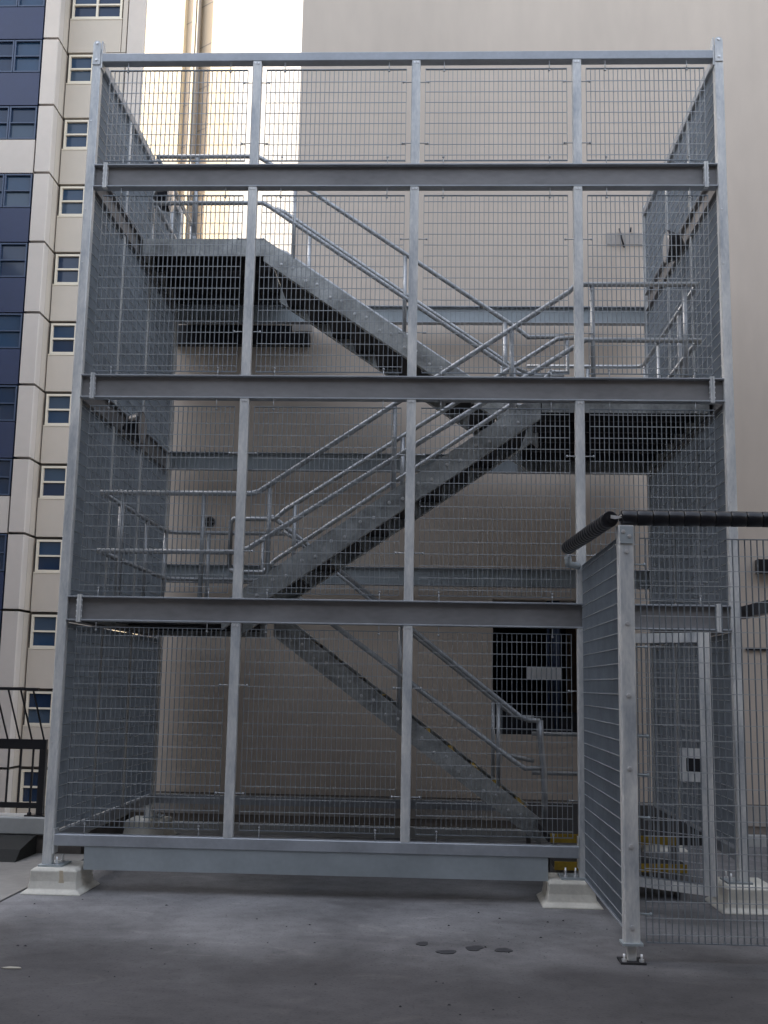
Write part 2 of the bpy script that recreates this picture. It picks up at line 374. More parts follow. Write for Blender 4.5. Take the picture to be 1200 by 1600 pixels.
# front grating and its clips
CLIP_H = None
def clip_mesh():
    me, c = MB().tube([(-0.045,0,0),(0.045,0,0)], 0.0045, 6).lathe((0.036,0,0), (1,0,0), [(0,.006),(.004,.011),(.012,.011),(.016,.006)], 8).mesh('panel_clip')
    me.materials.append(MATS['galv_tube']); return me
CLIP = clip_mesh()
prow = ((0.515, 2.165), (2.465, 4.095), (4.405, 6.045), (6.372, 7.262))
bays = ((CS+0.085, M1-0.085), (M1+0.085, M2-0.085), (M2+0.085, M3-0.085), (M3+0.085, W-CS-0.085))
for ri, (z0, z1) in enumerate(prow):
    for bi, (x0, x1) in enumerate(bays):
        if ri == 0 and bi == 3: continue
        pnl = grating(cage, (x0, 0.028, z0), (1,0,0), (0,1,0), x1-x0, z1-z0)
        zs = (z0+0.16, z1-0.14) if ri == 3 else ((z0+0.30, z1-0.47) if ri == 0 else (z0+0.36, z1-0.42))
        for z in zs:
            if bi > 0: place(CLIP, 'panel_clip', (x0-0.012, 0.018, z), pnl, (0, 0, 0))
            if bi < 3: place(CLIP, 'panel_clip', (x1+0.012, 0.018, z), pnl, (0, 0, math.pi))
        for x in (x0+0.17, x1-0.16):
            place(CLIP, 'panel_clip', (x, 0.018, z1+0.012), pnl, (0, math.pi/2, 0))
            place(CLIP, 'panel_clip', (x, 0.018, z0-0.012), pnl, (0, -math.pi/2, 0))
# side gratings with their posts
yb = ((CS+0.006, 1.092), (1.148, 2.132), (2.188, T-0.004))
for sx, X in ((1, 0.04), (-1, W-0.04)):
    for ri, (z0, z1) in enumerate(rows):
        for Y in (1.12, 2.16):
            MB().cbox(X-0.03, X+0.03, Y-0.025, Y+0.025, z0+0.0005, z1-0.0005, 0.005).build('side_post', 'galv_post', cage)
        for (y0, y1) in yb:
            grating(cage, (X-0.013, y0, z0+0.014), (0,1,0), (1,0,0), y1-y0, z1-z0-0.028, rod_front=(sx < 0), depth=0.026)

# ------------------------------------------------------------------ staircase
st = thing('steel_staircase', (W/2, 1.8, 0.475), 'galvanised switchback fire stair with tube handrails inside the steel cage', 'staircase')
L0, L1, L2, L3 = 0.475, 2.42, 4.37, 6.331
def stringer(xa, za, xb, zb, y, out):
    """channel stringer: top edge from (xa,za) to (xb,zb); web on the outer side"""
    sl_ = (zb-za)/(xb-xa); vt = 0.243
    m_ = MB()
    web = [(xa, za), (xb, zb), (xb, zb-vt), (xa, za-vt)]
    y0, y1 = (y, y+0.008) if out < 0 else (y-0.008, y)
    m_.prism(web, 'y', y0, y1)
    ft = 0.014
    f0, f1 = (y+0.008, y+0.075) if out < 0 else (y-0.075, y-0.008)
    m_.prism([(xa, za), (xb, zb), (xb, zb-ft), (xa, za-ft)], 'y', f0, f1)
    m_.prism([(xa, za-vt+ft), (xb, zb-vt+ft), (xb, zb-vt), (xa, za-vt)], 'y', f0, f1)
    return m_.build('stringer', 'galv_stringer', st)
TREAD = None
def flight(xa, za, xb, zb, yf, yb_, nris=11):
    """treads between two stringers, from level za at xa to zb at xb (top edges of the stringers)"""
    for y, out in ((yf, -1), (yb_, 1)):
        s_ = stringer(xa, za, xb, zb, y, out)
        bm_ = MB(); sl_ = (zb-za)/(xb-xa); sg = 1 if xb > xa else -1
        if out < 0:
            for k in range(1, nris):
                t = k/nris; x = xa+(xb-xa)*t; z = za+(zb-za)*t-0.125
                for dx in (-0.07, 0.05): bm_.lathe((x+dx, y, z+dx*sl_*0.45), (0,-1,0), [(0,.017),(.003,.017),(.003,.013),(.012,.011)], 8)
            stuff(bm_.build('tread_bolts', 'bolt', s_))
    rise = (zb-za)/nris; run = (xb-xa)/nris; sg = 1 if run > 0 else -1
    for k in range(1, nris):
        z = za+rise*k-0.10; x = xa+run*k
        xl, xr = sorted((x-sg*0.13, x+sg*0.15))
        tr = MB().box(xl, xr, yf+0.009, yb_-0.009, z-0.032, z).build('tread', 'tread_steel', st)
        xn = xl if sg > 0 else xr
        MB().box(min(xn, xn+sg*0.045), max(xn, xn+sg*0.045), yf+0.011, yb_-0.011, z+0.0005, z+0.004).build('nosing', 'yellow', tr)
BF, BBK, CF, CB = 0.50, 1.62, 1.70, 3.02
flight(1.31, L1, 4.14, L2, BF, BBK)
flight(4.245, L0, 1.61, L1, CF, CB)
flight(4.235, L2, 1.375, L3, CF, CB)
def landing(x0, x1, y0, y1, z, label, open_end, ribs=True):
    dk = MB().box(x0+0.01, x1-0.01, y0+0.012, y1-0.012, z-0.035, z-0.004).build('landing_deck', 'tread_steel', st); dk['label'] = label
    for (a0, a1) in ((y0, y0+0.011), (y1-0.011, y1)): MB().box(x0, x1, a0, a1, z-0.19, z).build('edge_channel', 'galv_stringer', dk)
    for X in ((x0,) if open_end == 'right' else (x1-0.011,)): MB().box(X, X+0.011, y0+0.0115, y1-0.0115, z-0.19, z-0.003).build('edge_channel', 'galv_stringer', dk)
    if ribs:
        n_ = int((y1-y0)/0.45)
        for k in range(1, n_): MB().box(x0+0.012, x1-0.012, y0+k*(y1-y0)/n_, y0+k*(y1-y0)/n_+0.06, z-0.15, z-0.036).build('floor_joist', 'tread_steel', dk)
    return dk
landing(0.085, 1.31, BF, 3.30, L1, 'dark landing deck at the left, second level', 'right')
landing(4.15, W-0.085, BF, 3.30, L2, 'dark landing deck at the right, third level', 'left')
landing(0.085, 1.375, CF, 3.765, L3, 'dark top landing deck bridging to the wall', 'right')
TR = 0.0242
def rail(pts, parent=st, r=TR, name='handrail'): return MB().tube(pts, r, 10).build(name, 'galv_tube', parent)
def post(x, y, z0, z1, parent): return MB().tube([(x, y, z0), (x, y, z1)], 0.0215, 8).lathe((x, y, z0), (0,0,1), [(0,.034),(.03,.034)], 10).build('rail_post', 'galv_tube', parent)
def bend(p, q, r, k=0.06):
    p, q, r = Vector(p), Vector(q), Vector(r); return [tuple(q+(p-q).normalized()*k), tuple(q), tuple(q+(r-q).normalized()*k)]
sB = lambda x: L1+(L2-L1)/(4.14-1.31)*(x-1.31)
sA = lambda x: L1-(L1-L0)/(4.245-1.61)*(x-1.61)
sC = lambda x: L3-(L3-L2)/(4.235-1.375)*(x-1.375)
# front guard: landing L1 front, flight B, landing L2 front
y = BF+0.03
tp = rail([(0.15, y, L1+0.985), (1.53, y, L1+0.99), (1.60, y, L1+1.01), (4.40, y, 5.325), (4.47, y, 5.40), (5.58, y, 5.405)])
md = rail([(0.14, y, L1+0.45), (1.40, y, L1+0.455), (1.52, y, sB(1.52)+0.345), (4.35, y, sB(4.35)+0.345-0.12), (4.55, y, 4.87), (5.60, y, 4.87)])
for x in (0.36, 1.10): post(x, y, L1, L1+0.97, tp)
for x in (1.70, 2.82, 3.88): post(x, y, sB(x)-0.05, sB(x)+0.77, tp)
for x in (4.62, 5.46): post(x, y, L2, L2+1.01, tp)
# back guard of flight B
y = BBK-0.03
tp = rail([(1.16, y, 2.83), (1.16, y, 3.30), (1.19, y, 3.335), (1.60, y, 3.335), (1.70, y, sB(1.70)+0.74), (4.30, y, sB(4.30)+0.66), (4.42, y, 5.22), (4.60, y, 5.235)])
md = rail([(1.16, y, 2.83), (1.22, y, 2.80), (1.50, y, 2.80), (1.62, y, sB(1.62)+0.29), (4.2, y, sB(4.2)+0.29), (4.35, y, 4.87), (4.52, y, 4.87), (4.52, y, 5.20)])
for x in (1.80, 2.87, 3.98): post(x, y, sB(x)-0.05, sB(x)+0.72, tp)
# landing L1 side and back guard
for dz in (0.985, 0.45):
    r_ = rail([(0.15, 0.56, L1+dz), (0.15, 3.10, L1+dz), (0.19, 3.16, L1+dz), (0.25, 3.18, L1+dz), (1.50, 3.18, L1+dz)])
    if dz > 0.9:
        for (x, yy) in ((0.15, 1.2), (0.15, 2.2), (0.15, 3.05), (0.62, 3.18), (1.25, 3.18)): post(x, yy, L1, L1+0.97, r_)
# landing L2 side and back guard
for dz in (1.03, 0.50):
    r_ = rail([(5.58, 0.56, L2+dz), (5.58, 3.10, L2+dz), (5.54, 3.16, L2+dz), (5.48, 3.18, L2+dz), (4.25, 3.18, L2+dz)])
    if dz > 0.9:
        for (x, yy) in ((5.58, 1.3), (5.58, 2.3), (5.58, 3.05), (4.95, 3.18)): post(x, yy, L2, L2+1.0, r_)
# flight C: front guard with top landing rail
y = CF+0.03
tp = rail([(0.18, y, 7.27), (1.27, y, 7.27), (1.36, y, 7.215), (4.02, y, sC(4.02)+0.86), (4.14, y, 5.28), (4.50, y, 5.29)])
md = rail([(0.18, y, 6.74), (1.34, y, 6.745), (1.42, y, 6.70), (3.98, y, sC(3.98)+0.38), (4.08, y, 4.87), (4.50, y, 4.87)])
for x in (0.62,): post(x, y, L3, L3+0.92, tp)
for x in (1.68, 2.86, 3.90): post(x, y, sC(x)-0.05, sC(x)+0.84, tp)
y = CB-0.03
tp = rail([(1.30, y, 7.25), (1.40, y, 7.20), (4.05, y, sC(4.05)+0.86), (4.25, y, 5.26)]); rail([(1.30, y, 6.74), (1.42, y, 6.70), (4.0, y, sC(4.0)+0.38), (4.25, y, 4.86)])
for x in (1.70, 2.90, 3.95): post(x, y, sC(x)-0.05, sC(x)+0.84, tp)
# top landing: outer guards and the curled end by the roof
for dz in (0.94, 0.41):
    r_ = rail([(0.18, CF+0.08, L3+dz), (0.18, 3.70, L3+dz)])
    if dz > 0.9:
        for yy in (2.5, 3.5): post(0.18, yy, L3, L3+0.93, r_)
rail([(0.62, 3.5, L3), (0.58, 3.5, 6.85), (0.47, 3.5, 7.05), (0.32, 3.5, 6.96), (0.22, 3.5, 7.10)])
# flight A guards and newel
y = CF+0.03
tp = rail([(1.50, y, L1+0.99), (1.60, y, L1+0.93), (4.06, y, sA(4.06)+0.82), (4.14, y, 1.405), (4.245, y, 1.40)])
md = rail([(1.52, y, L1+0.40), (1.62, y, L1+0.30), (4.02, y, sA(4.02)+0.35), (4.10, y, 0.945), (4.245, y, 0.95)])
for x in (2.87, 3.84): post(x, y, sA(x)-0.05, sA(x)+0.80, tp)
rail([(4.245, y, 1.405), (4.25, y, 1.2), (4.275, y, 0.95), (4.285, y, 0.7), (4.285, y, L0)], tp, 0.03, 'newel')
y = CB-0.03
tp = rail([(1.50, y, L1+0.985), (1.60, y, L1+0.93), (4.06, y, sA(4.06)+0.82), (4.14, y, 1.40), (4.30, y, 1.40)]); rail([(1.52, y, L1+0.40), (1.62, y, L1+0.30), (4.02, y, sA(4.02)+0.35), (4.30, y, 0.94)])
for x in (2.84, 3.86): post(x, y, sA(x)-0.05, sA(x)+0.80, tp)
rail([(4.3, 3.18, 1.22), (5.55, 3.18, 1.22)]); rail([(4.3, 3.18, 0.80), (5.55, 3.18, 0.80)])

# ------------------------------------------------------------------ entry platform and step
ep = thing('entry_platform', (4.9, 1.9, 0), 'low steel entry platform with yellow nosed step behind the gate', 'platform')
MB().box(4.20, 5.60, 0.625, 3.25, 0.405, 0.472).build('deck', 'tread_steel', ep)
MB().box(4.22, 5.31, 0.600, 0.6245, 0.405, 0.478).build('nosing', 'yellow', ep)
stp = MB().box(4.22, 5.31, 0.325, 0.598, 0.235, 0.285).build('step', 'tread_steel', ep)
MB().box(4.22, 5.31, 0.300, 0.3245, 0.225, 0.292).build('nosing', 'yellow', stp)
for x in (4.23, 5.26):
    for yy in (0.66, 3.15): MB().cbox(x, x+0.05, yy, yy+0.05, 0.0, 0.4045, 0.004).build('leg', 'galv_beam', ep)
    MB().box(x, x+0.05, 0.34, 0.59, 0.0, 0.2345).build('step_support', 'galv_beam', ep)

# ------------------------------------------------------------------ footings
def footing(x0, x1, y0, y1, label, h=0.2, yaw=0):
    fl = 0.055
    ring = lambda a, z: [(x0-a, y0-a, z), (x1+a, y0-a, z), (x1+a, y1+a, z), (x0-a, y1+a, z)]
    m_ = MB(); lv = [ring(fl, 0.0), ring(fl*0.9, 0.012), ring(0.012, 0.04), ring(0.0, 0.10), ring(0.0, h-0.02), ring(-0.022, h)]
    for r_ in lv: m_.v += r_
    for i in range(len(lv)-1):
        for j in range(4):
            k = (j+1) % 4; m_.f.append((i*4+j, i*4+k, i*4+4+k, i*4+4+j)); m_.smooth.append(False)
    m_.f.append((0,3,2,1)); m_.f.append(tuple(len(m_.v)-4+i for i in range(4))); m_.smooth += [False, False]
    o = m_.build('concrete_footing', 'footing')
    bv = o.modifiers.new('soft', 'BEVEL'); bv.width = 0.012; bv.segments = 2; bv.limit_method = 'ANGLE'; bv.angle_limit = math.radians(25)
    return tag(o, label, 'footing', 'concrete footings of the stair cage')
f1 = footing(-0.055, 0.325, -0.10, 0.36, 'white concrete footing under the left front column, beside the dark joint line')
MB().prism([(.185,.185),(.215,.186),(.222,.12),(.235,.062),(.178,.062),(.19,.12)], 'y', -0.1022, -0.1004).build('rust_stain', 'rust', f1)
footing(4.13, 4.50, -0.09, 0.36, 'white concrete footing beside the return of the mesh fence')
footing(5.52, 5.92, -0.14, 0.36, 'white concrete footing seen through the fence at the right')
footing(-0.18, 0.26, 3.18, 3.60, 'white concrete footing at the back left corner of the cage')
footing(5.52, 5.92, 3.18, 3.60, 'concrete footing at the back right corner of the cage')

# ------------------------------------------------------------------ mirrors on the side walls
def mirror(x, y, z, sx, label, r=0.165):
    t = thing('convex_mirror', (x, y, z), label, 'mirror', 'round mirrors on the cage sides')
    MB().lathe((x-sx*0.17, y, z), (sx,0,0), [(0,.05),(.02,.09),(.06,.13),(.13,.155),(.15,r),(.172,r),(.172,r-0.012)], 24).build('housing', 'black_plastic', t)
    MB().lathe((x+sx*0.0025, y, z), (sx,0,0), [(0,r-0.013),(.008,r-0.03),(.014,.08),(.017,.03)], 24).build('mirror_glass', 'mirror_face', t)
    MB().tube([(x-sx*0.20, y, z), (x-sx*0.16, y, z)], 0.02, 8).build('bracket', 'black_plastic', t)
mirror(0.28, 1.34, 4.20, 1, 'round black backed mirror on the left cage wall beside the second beam')
mirror(5.48, 1.34, 6.10, -1, 'round black backed mirror on the right cage wall below the top beam')
mirror(0.28, 2.0, 6.93, 1, 'round black backed mirror at the top left landing')

# ------------------------------------------------------------------ security fence with rollers
FY = -1.82
fn = thing('security_fence', (4.47, FY, 0), 'bar grating security fence topped with black anti climb rollers', 'fence')
def fence_post(x):
    p = MB().cbox(x-0.05, x+0.05, FY-0.05, FY+0.05, 0.125, 2.81, 0.008).build('fence_post', 'galv_post', fn)
    MB().box(x-0.066, x+0.066, FY-0.066, FY+0.066, 0.110, 0.1245).build('foot_plate', 'galv_plate', p)
    MB().cbox(x-0.027, x+0.027, FY-0.027, FY+0.027, 0.014, 0.1095, 0.004).build('post_stub', 'galv_post', p)
    MB().box(x-0.08, x+0.08, FY-0.08, FY+0.08, 0.0005, 0.0135).build('base_plate', 'tread_steel', p)
    for dx in (-0.055, 0.055): MB().tube([(x+dx, FY-0.05, 0.0137), (x+dx, FY-0.05, 0.06)], 0.008, 8).lathe((x+dx, FY-0.05, 0.0137), (0,0,1), [(0,.017),(.016,.017)], 6).build('anchor_bolt', 'bolt', p)
    MB().box(x-0.042, x+0.048, FY-0.058, FY-0.0505, 2.685, 2.80).build('top_bracket', 'galv_plate', p)
    for dx, z in ((-0.02, 2.765), (0.02, 2.735)): bolt(p, x+dx, FY-0.062, z)
    for z in (2.63, 2.15, 1.68, 1.21, 0.72, 0.22): bolt(p, x, FY-0.0545, z).scale = (1.15, 1.15, 1.15)
    return p
fence_post(4.47); fence_post(6.90)
pan = grating(fn, (4.565, FY-0.012, 0.12), (1,0,0), (0,1,0), 2.27, 2.61)
for z in (2.55, 2.0, 1.42, 1.17, 0.9, 0.3):
    MB().tube([(4.522, FY-0.01, z), (4.60, FY-0.012, z-0.004)], 0.006, 6).lathe((4.585, FY-0.012, z-0.003), (1,0,0), [(0,.006),(.004,.012),(.014,.012),(.018,.006)], 8).build('panel_clip', 'galv_plate', pan)
# return towards the cage: the same grating, seen along its bars
grating(fn, (4.430, FY+0.055, 0.21), (0,1,0), (1,0,0), 1.80, 2.53, rod_front=True)
MB().box(4.422, 4.4295, FY+0.055, FY+1.855, 0.200, 0.2095).build('edge_strip', 'galv_rail', fn)
def roller(p0, p1, r, seg):
    p0, p1 = Vector(p0), Vector(p1); L_ = (p1-p0).length; dr = (p1-p0).normalized(); n_ = int(L_/seg); sg = L_/n_
    core = MB().tube([p0-dr*0.015, p1+dr*0.015], r*0.45, 12).build('roller_tube', 'black_plastic', fn)
    me, c = MB().lathe((0,0,0), dr, [(0.0012, r*0.93), (0.006, r), (sg-0.006, r*0.985), (sg-0.0012, r*0.91)], 28).mesh('roller_segment'); me.materials.append(MATS['black_plastic'])
    for pl in me.polygons: pl.use_smooth = len(pl.vertices) == 4
    for k in range(n_): place(me, 'roller_segment', p0+dr*(sg*(k+0.5)), core)
    return core
roller((4.447, FY, 2.866), (6.95, FY, 2.866), 0.053, 0.104)
rl = roller((4.372, FY-0.005, 2.856), (4.300, -0.10, 2.872), 0.056, 0.088)
MB().prism([(4.372, 2.880), (4.440, 2.872), (4.445, 2.862), (4.40, 2.852), (4.372, 2.858)], 'y', FY-0.034, FY-0.024).build('roller_bracket', 'bolt', rl)
MB().tube([(4.30, -0.075, 2.80), (4.31, -0.06, 2.74), (4.40, -0.012, 2.73)], 0.03, 8).build('roller_bracket', 'galv_plate', rl)
# tie channel on the far side of the enclosure
MB().box(5.815, 5.845, FY, 0.42, 2.335, 2.435).box(5.845, 5.88, FY, 0.42, 2.335, 2.345).build('tie_channel', 'black_paint', fn)

# ------------------------------------------------------------------ gate, standing ajar
gt = thing('mesh_gate', (4.50, -0.02, 0.2), 'galvanised bar grating gate standing ajar behind the fence', 'gate')
go = Vector((4.495, -0.01, 0.20)); gu = (Vector((5.31, -0.61, 0.2))-go); GW = gu.length; gu.normalize(); gn = Vector((-gu.y, gu.x, 0)); gz = Vector((0,0,1)); GH = 1.965
for nm, o_, a, b_, c_ in (('hinge_stile', go, 0.07, GH, 0.05), ('latch_stile', go+gu*(GW-0.085), 0.085, GH, 0.05),
                          ('bottom_rail', go+gu*0.0705, GW-0.156, 0.07, 0.05), ('top_rail', go+gu*0.0705+gz*(GH-0.075), GW-0.156, 0.075, 0.05)):
    MB().obox(o_, gu, gz, gn, a, b_, c_).build(nm, 'galv_post', gt)
grating(gt, tuple(go+gu*0.075+gz*0.075+gn*0.012), gu, gn, GW-0.165, GH-0.155)
lk = MB()
bx = go+gu*(GW-0.085-0.165)+gn*(-0.012)+gz*0.83
for (du, dz, a, b_) in ((0, 0, 0.05, 0.25), (0.0505, 0, 0.1145, 0.075), (0.0505, 0.175, 0.1145, 0.075)): lk.obox(bx+gu*du+gz*dz, gu, gz, gn, a, b_, 0.010)
lk.build('lock_plate', 'galv_post', gt)
MB().obox(bx+gu*0.051+gz*0.0755+gn*0.0005, gu, gz, gn, 0.113, 0.099, 0.06).build('lock_body', 'black_paint', gt)
for z in (0.25, 1.65): MB().tube([tuple(go+gz*z+gn*0.06), tuple(go+gz*(z+0.12)+gn*0.06)], 0.016, 10).build('hinge', 'galv_plate', gt)

# ------------------------------------------------------------------ rendered building behind
rb = thing('rendered_building', (10, 12, 0), 'plain beige rendered building wall rising behind the stair cage', 'building')
WY = 3.78
ox0, ox1, oz0, oz1 = 3.90, 5.30, 1.182, 2.74
wl = MB()
def wq(x0, x1, z0, z1, y=WY): wl.box(x0, x1, y, y+0.3, z0, z1)
H = 22.0
wq(1.43, ox0, 0.455, H); wq(ox0, ox1, 0.455, oz0); wq(ox0, ox1, oz1, H); wq(ox1, 34, 0.455, H)
wl.box(1.43, 1.73, WY+0.3, 24, -0.3, H); wl.box(33.7, 34, WY+0.3, 24, -0.3, H); wl.box(1.73, 33.7, 23.7, 24, -0.3, H); wl.box(1.73, 33.7, WY+0.3, 23.7, H-0.3, H-0.001)
wl.build('wall', 'render_wall', rb)
AX = -0.30
MB().box(AX, 1.4295, WY, 14, 0.455, 6.31).build('annex_wall', 'render_wall', rb)
MB().box(AX, 34, WY-0.004, WY+0.3, 0.2155, 0.437).build('lower_wall', 'plinth', rb)
MB().box(AX, 34, WY+0.010, WY+0.29, 0.4375, 0.4545).build('groove', 'base_band', rb)
MB().box(AX, 34, WY+0.012, WY+0.29, 0.1255, 0.215).build('base_strip', 'base_band', rb)
MB().cbox(AX, 34, WY-0.06, WY+0.3, -0.1, 0.125, 0.01, 'x').build('upstand', 'kerb', rb)
MB().box(0.0, 1.655, WY-0.12, WY-0.002, 5.801, 6.04).build('fascia', 'black_paint', rb)
MB().box(1.44, 1.69, WY-0.14, WY-0.1205, 5.96, 6.08).build('lit_wall_patch', 'plinth', rb)  # pale box standing in for a lit piece of wall
# opening with its dark room
op = MB().box(ox0, ox1, WY+2.2, WY+2.25, oz0-0.3, oz1+0.3).box(ox0-0.6, ox0-0.55, WY+0.301, WY+2.2, oz0-0.3, oz1+0.3).box(ox1+0.55, ox1+0.6, WY+0.301, WY+2.2, oz0-0.3, oz1+0.3).box(ox0-0.6, ox1+0.6, WY+0.301, WY+2.2, oz0-0.35, oz0-0.301).box(ox0-0.6, ox1+0.6, WY+0.301, WY+2.2, oz1+0.301, oz1+0.35).build('opening', 'dark_void', rb)
MB().box(4.9, 5.5, WY+1.2, WY+1.24, oz0-0.2, oz1+0.1).build('door_leaf', 'brown_door', op)
MB().tube([(4.65, WY+0.14, oz0+0.05), (4.65, WY+0.14, oz1)], 0.05, 12).build('pipe', 'navy_frame', op)
MB().tube([(4.56, WY+0.14, oz0+0.05), (4.56, WY+0.14, oz1)], 0.018, 8).build('pipe', 'navy_frame', op)
MB().box(ox0+0.002, ox1-0.002, WY+0.02, WY+0.28, oz0+0.0005, oz0+0.05).build('sill', 'black_paint', op)
MB().box(ox0+0.002, ox1-0.002, WY+0.10, WY+0.13, oz0+0.0505, oz0+0.26).build('sill_rail', 'black_paint', op)
sg_ = MB().box(4.29, 4.69, WY-0.035, WY-0.015, 1.815, 1.957).build('sign_plate', 'white_box', op)
for k in range(6): MB().box(4.345+k*0.057, 4.352+k*0.057, WY-0.041, WY-0.0355, 1.82, 1.952).build('louvre_rib', 'galv_plate', sg_)
MB().box(4.45, 4.53, WY-0.0145, WY+0.10, 1.86, 1.91).build('sign_arm', 'galv_beam', sg_)
# vent, plates and small fittings
vt = MB().lathe((0.505, WY-0.002, 3.614), (0,-1,0), [(0,.07),(.02,.07),(.02,.058)], 20).build('vent_rim', 'galv_beam', rb)
MB().lathe((0.505, WY-0.023, 3.614), (0,-1,0), [(0,.056),(.002,.056)], 20).build('vent_hole', 'dark_void', vt)
MB().box(0.440, 0.570, WY-0.034, WY-0.027, 3.608, 3.620).box(0.499, 0.511, WY-0.0345, WY-0.0265, 3.55, 3.68).build('vent_cross', 'galv_beam', vt)
pl_ = MB().box(5.28, 5.74, WY-0.02, WY-0.001, 7.13, 7.28).build('bracket_plate', 'plinth', rb)
MB().tube([(5.44, WY-0.03, 7.33), (5.47, WY-0.05, 7.16), (5.50, WY-0.03, 7.08)], 0.011, 6).build('hook', 'black_paint', pl_)
MB().tube([(5.58, WY-0.03, 7.34), (5.57, WY-0.05, 7.28)], 0.011, 6).build('hook', 'black_paint', pl_)
MB().box(6.82, 12.0, WY-0.03, WY-0.001, 2.19, 2.222).build('conduit', 'black_paint', rb)
MB().box(6.96, 7.34, WY-0.14, WY-0.001, 3.08, 3.24).build('bulkhead_light', 'black_plastic', rb)

# ------------------------------------------------------------------ parapet, railing, ramp at the left
kb = thing('parapet_kerb', (-5, 2.1, 0), 'pale concrete kerb below the black railing at the left edge', 'kerb')
MB().cbox(-30, -0.30, 1.98, 2.32, 0.175, 0.345, 0.012, 'x').build('coping', 'kerb', kb)
MB().box(-30, -0.30, 2.04, 2.30, -0.4, 0.1745).build('upstand', 'kerb_base', kb)
MB().cbox(-0.62, -0.31, 2.3205, 4.6, 0.175, 0.80, 0.012, 'y').build('coping_return', 'kerb', kb)
MB().box(-0.60, -0.33, 2.3205, 4.6, -0.4, 0.1745).build('upstand_return', 'kerb_base', kb)
rw = thing('parapet_railing', (-4, 2.15, 0.345), 'black steel railing with inward leaning upper bars at the left edge', 'railing')
ry = 2.12
def rbar(n_, m_): m_.build(n_, 'black_paint', rw)
rbar('lower_rail', MB().box(-9, -0.74, ry-0.02, ry+0.02, 0.42, 0.475)); rbar('middle_rail', MB().box(-9, -0.74, ry-0.025, ry+0.025, 1.005, 1.105))
rbar('top_rail', MB().box(-9, -0.72, 1.70, 1.74, 1.60, 1.628))
rbar('post', MB().box(-0.80, -0.735, ry-0.035, ry+0.035, 0.3595, 1.0045)); rbar('base_plate', MB().box(-0.90, -0.66, ry-0.08, ry+0.08, 0.3455, 0.359))
rbar('anchor_bolt', MB().tube([(-0.86, ry-0.05, 0.3595), (-0.86, ry-0.05, 0.43)], 0.010, 8).lathe((-0.86, ry-0.05, 0.3595), (0,0,1), [(0,.022),(.02,.022),(.03,.012)], 8))
x = -0.875
while x > -8.9:
    rbar('bar', MB().box(x-0.009, x+0.009, ry-0.009, ry+0.009, 0.4755, 1.0045)); x -= 0.126
x = -0.775
for k in range(60):
    rbar('upper_bar', MB().tube([(x, ry, 1.1055), (x, 1.722, 1.5995)], 0.010, 6)); x -= 0.126
rp = MB().prism([(1.40, 0.0005), (1.52, 0.10), (1.90, 0.175), (1.97, 0.175), (1.97, 0.0005)], 'x', -2.6, -0.73).build('rubber_ramp', 'rubber')
tag(rp, 'black rubber wedge ramp lying against the kerb at the left', 'ramp')

# ------------------------------------------------------------------ apartment block, left background
ab = thing('apartment_block', (-20, 45, -12), 'tall beige apartment block with navy panels and small windows', 'building')
J = [36.215-3.4935*k for k in range(15)]
core = MB().box(-60, -16.2, 40.35, 54, -12, 46).prism([(-16.199, 41.55), (-11.47, 41.55), (-11.75, 42.3), (-16.199, 50)], 'z', -12, 46).build('core_wall', 'block_joint', ab)
RW = random.Random(11)
def window(x0, x1, z0, z1, yf, fr='block_frame', gl='glass', cols=1, rowsn=2, fw=0.10, depth=0.14):
    m_ = MB(); m_.box(x0, x1, yf-0.03, yf+depth, z0, z0+fw); m_.box(x0, x1, yf-0.03, yf+depth, z1-fw, z1)
    m_.box(x0, x0+fw, yf-0.028, yf+depth, z0+fw, z1-fw); m_.box(x1-fw, x1, yf-0.028, yf+depth, z0+fw, z1-fw)
    for c_ in range(1, cols): xx = x0+(x1-x0)*c_/cols; m_.box(xx-fw*.5, xx+fw*.5, yf-0.026, yf+depth, z0+fw, z1-fw)
    for r_ in range(1, rowsn):
        zz = z0+(z1-z0)*r_/rowsn
        for c_ in range(cols):
            a0 = x0+(x1-x0)*c_/cols+fw*(1 if c_ == 0 else .5); a1 = x0+(x1-x0)*(c_+1)/cols-fw*(1 if c_ == cols-1 else .5)
            m_.box(a0, a1, yf-0.024, yf+depth, zz-fw*.4, zz+fw*.4)
    f_ = m_.build('window', fr, ab)
    for c_ in range(cols):
        for r_ in range(rowsn):
            a0 = x0+(x1-x0)*c_/cols+0.02; a1 = x0+(x1-x0)*(c_+1)/cols-0.02; b0 = z0+(z1-z0)*r_/rowsn+0.02; b1 = z0+(z1-z0)*(r_+1)/rowsn-0.02
            MB().box(a0, a1, yf+depth-0.03, yf+depth-0.01, b0, b1).build('pane', RW.choice((gl, gl, 'glass', 'glass', 'glass_teal', 'glass_pale')), f_)
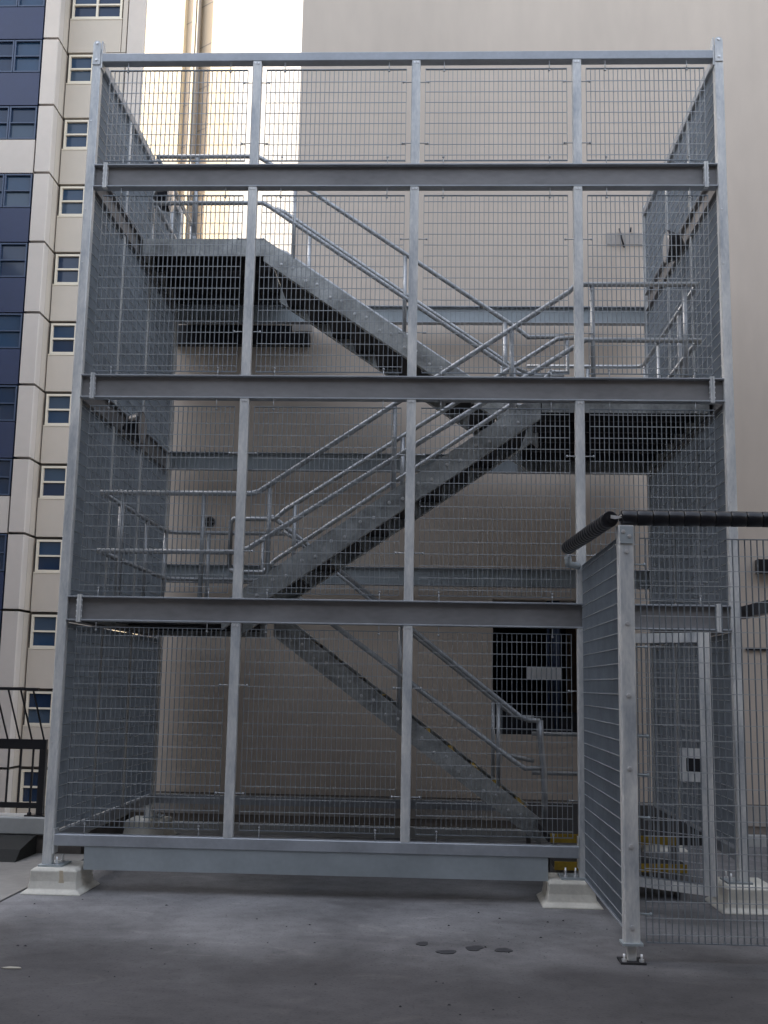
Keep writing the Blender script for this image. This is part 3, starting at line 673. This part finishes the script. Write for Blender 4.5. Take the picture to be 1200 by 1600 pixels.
for i, zj in enumerate(J):
    zl = zj-3.4935
    # corner pier and its return
    MB().prism([(-16.06, 40.0), (-15.36, 40.0), (-15.325, 40.03), (-15.325, 40.62), (-16.06, 40.62)], 'z', zl+0.06, zj-0.06).build('pier_panel', 'block_beige', ab)
    MB().box(-15.60, -15.33, 40.66, 41.50, zl+0.06, zj-0.06).build('return_panel', 'block_beige2', ab)
    # recessed wall beside it
    wt, wb = zj-0.12, zj-1.64
    wide = (i == 0)
    xr = -12.65 if wide else -13.93
    MB().box(-15.26, -13.90 if not wide else -12.62, 41.27, 41.5, zl+0.02, wb-0.06).build('spandrel', 'block_beige2', ab)
    if not wide: MB().box(-13.86, -12.36, 41.27, 41.5, zl+0.02, zj-0.02).build('wall_panel', 'block_beige2', ab)
    else: MB().box(-12.58, -12.36, 41.27, 41.5, zl+0.02, zj-0.02).build('wall_panel', 'block_beige2', ab)
    MB().box(-12.30, -11.47, 41.27, 41.5, zl+0.0, zj-0.0005).build('wall_panel', 'block_beige', ab)
    window(-15.18, xr, wb, wt, 41.27, cols=2 if wide else 1, gl='glass' if i % 3 else 'glass_teal')
    MB().box(-15.26, xr+0.05, 41.24, 41.27, wb-0.055, wb-0.005).build('sill', 'block_frame', ab)
    # blue front
    whitep = i in (2, 7, 12)
    MB().box(-60, -16.15, 40.05, 40.3, zl+0.02, zj-1.78).build('spandrel', 'block_beige' if whitep else 'navy', ab)
    for k in range(3):
        x1 = -16.16-1.36*k
        window(x1-1.33, x1, zj-1.74, zj-0.04, 40.08, 'navy_frame', 'glass_teal' if (i+k) % 2 else 'glass', 1, 2, 0.07)
    MB().box(-60, -20.3, 40.05, 40.3, zj-1.74, zj-0.02).build('window_band', 'glass', ab)
# forward wing unseen left of the view, added to keep low sun off the deck
MB().box(-40, -27, -45, 39.9, -12, 31).build('shade_wing', 'block_beige2', ab)
for i, zj in enumerate(J[2:]):
    MB().box(-27.0, -26.94, -44, 39, zj-1.74, zj-0.1).build('window_band', 'glass', ab)

# ------------------------------------------------------------------ sunlit tower, far behind
sb_ = thing('sunlit_tower', (-8, 62, -12), 'pale tower catching the sun in the gap between the block and beige wall', 'building')
u_ = Vector((.8, -.6, 0)); n_ = Vector((.6, .8, 0)); P0 = Vector((-10, 60, -12))
def face(a0, a1, off, mt, name='facade_panel'): MB().obox(P0+u_*a0+n_*off, u_, Vector((0,0,1)), n_, a1-a0, 90, 1.0).build(name, mt, sb_)
face(-20, -6.34, 0.0, 'cream'); face(-6.335, -5.42, 0.25, 'tan_panel'); face(-5.415, -5.13, 0.0, 'cream')
face(-5.125, -3.26, 0.45, 'tan_panel'); face(-3.255, -0.655, 0.0, 'cream'); face(-0.65, 14, -0.12, 'white_wall')
MB().obox(P0+u_*-20+n_*1.01, u_, Vector((0,0,1)), n_, 34, 89.5, 10).build('core_wall', 'tan_panel', sb_)
MB().tube([tuple(P0+u_*-4.90+n_*0.15), tuple(P0+u_*-4.90+n_*0.15+Vector((0,0,90)))], 0.16, 10).build('downpipe', 'pipe', sb_)
for k in range(28):
    z = 3.2*k
    MB().obox(P0+u_*-6.33+n_*0.235+Vector((0,0,z)), u_, Vector((0,0,1)), n_, 0.90, 0.08, 0.012).build('panel_joint', 'pipe', sb_)
    MB().obox(P0+u_*-5.12+n_*0.435+Vector((0,0,z+0.9)), u_, Vector((0,0,1)), n_, 1.85, 0.08, 0.012).build('panel_joint', 'pipe', sb_)

# ------------------------------------------------------------------ unseen building added behind the viewpoint to cut skylight on the deck
ob = thing('shade_building', (3, -18, 0), 'unseen grey building added behind the viewpoint to shade the deck', 'building')
MB().box(-24, 34, -26, -13, 0.001, 13).build('wall', 'shade_block', ob)
MB().box(21, 34, -12.998, 3.7, 0.001, 13).build('shade_wing', 'shade_block', ob)  # unseen side mass, added to cut sky light from the right
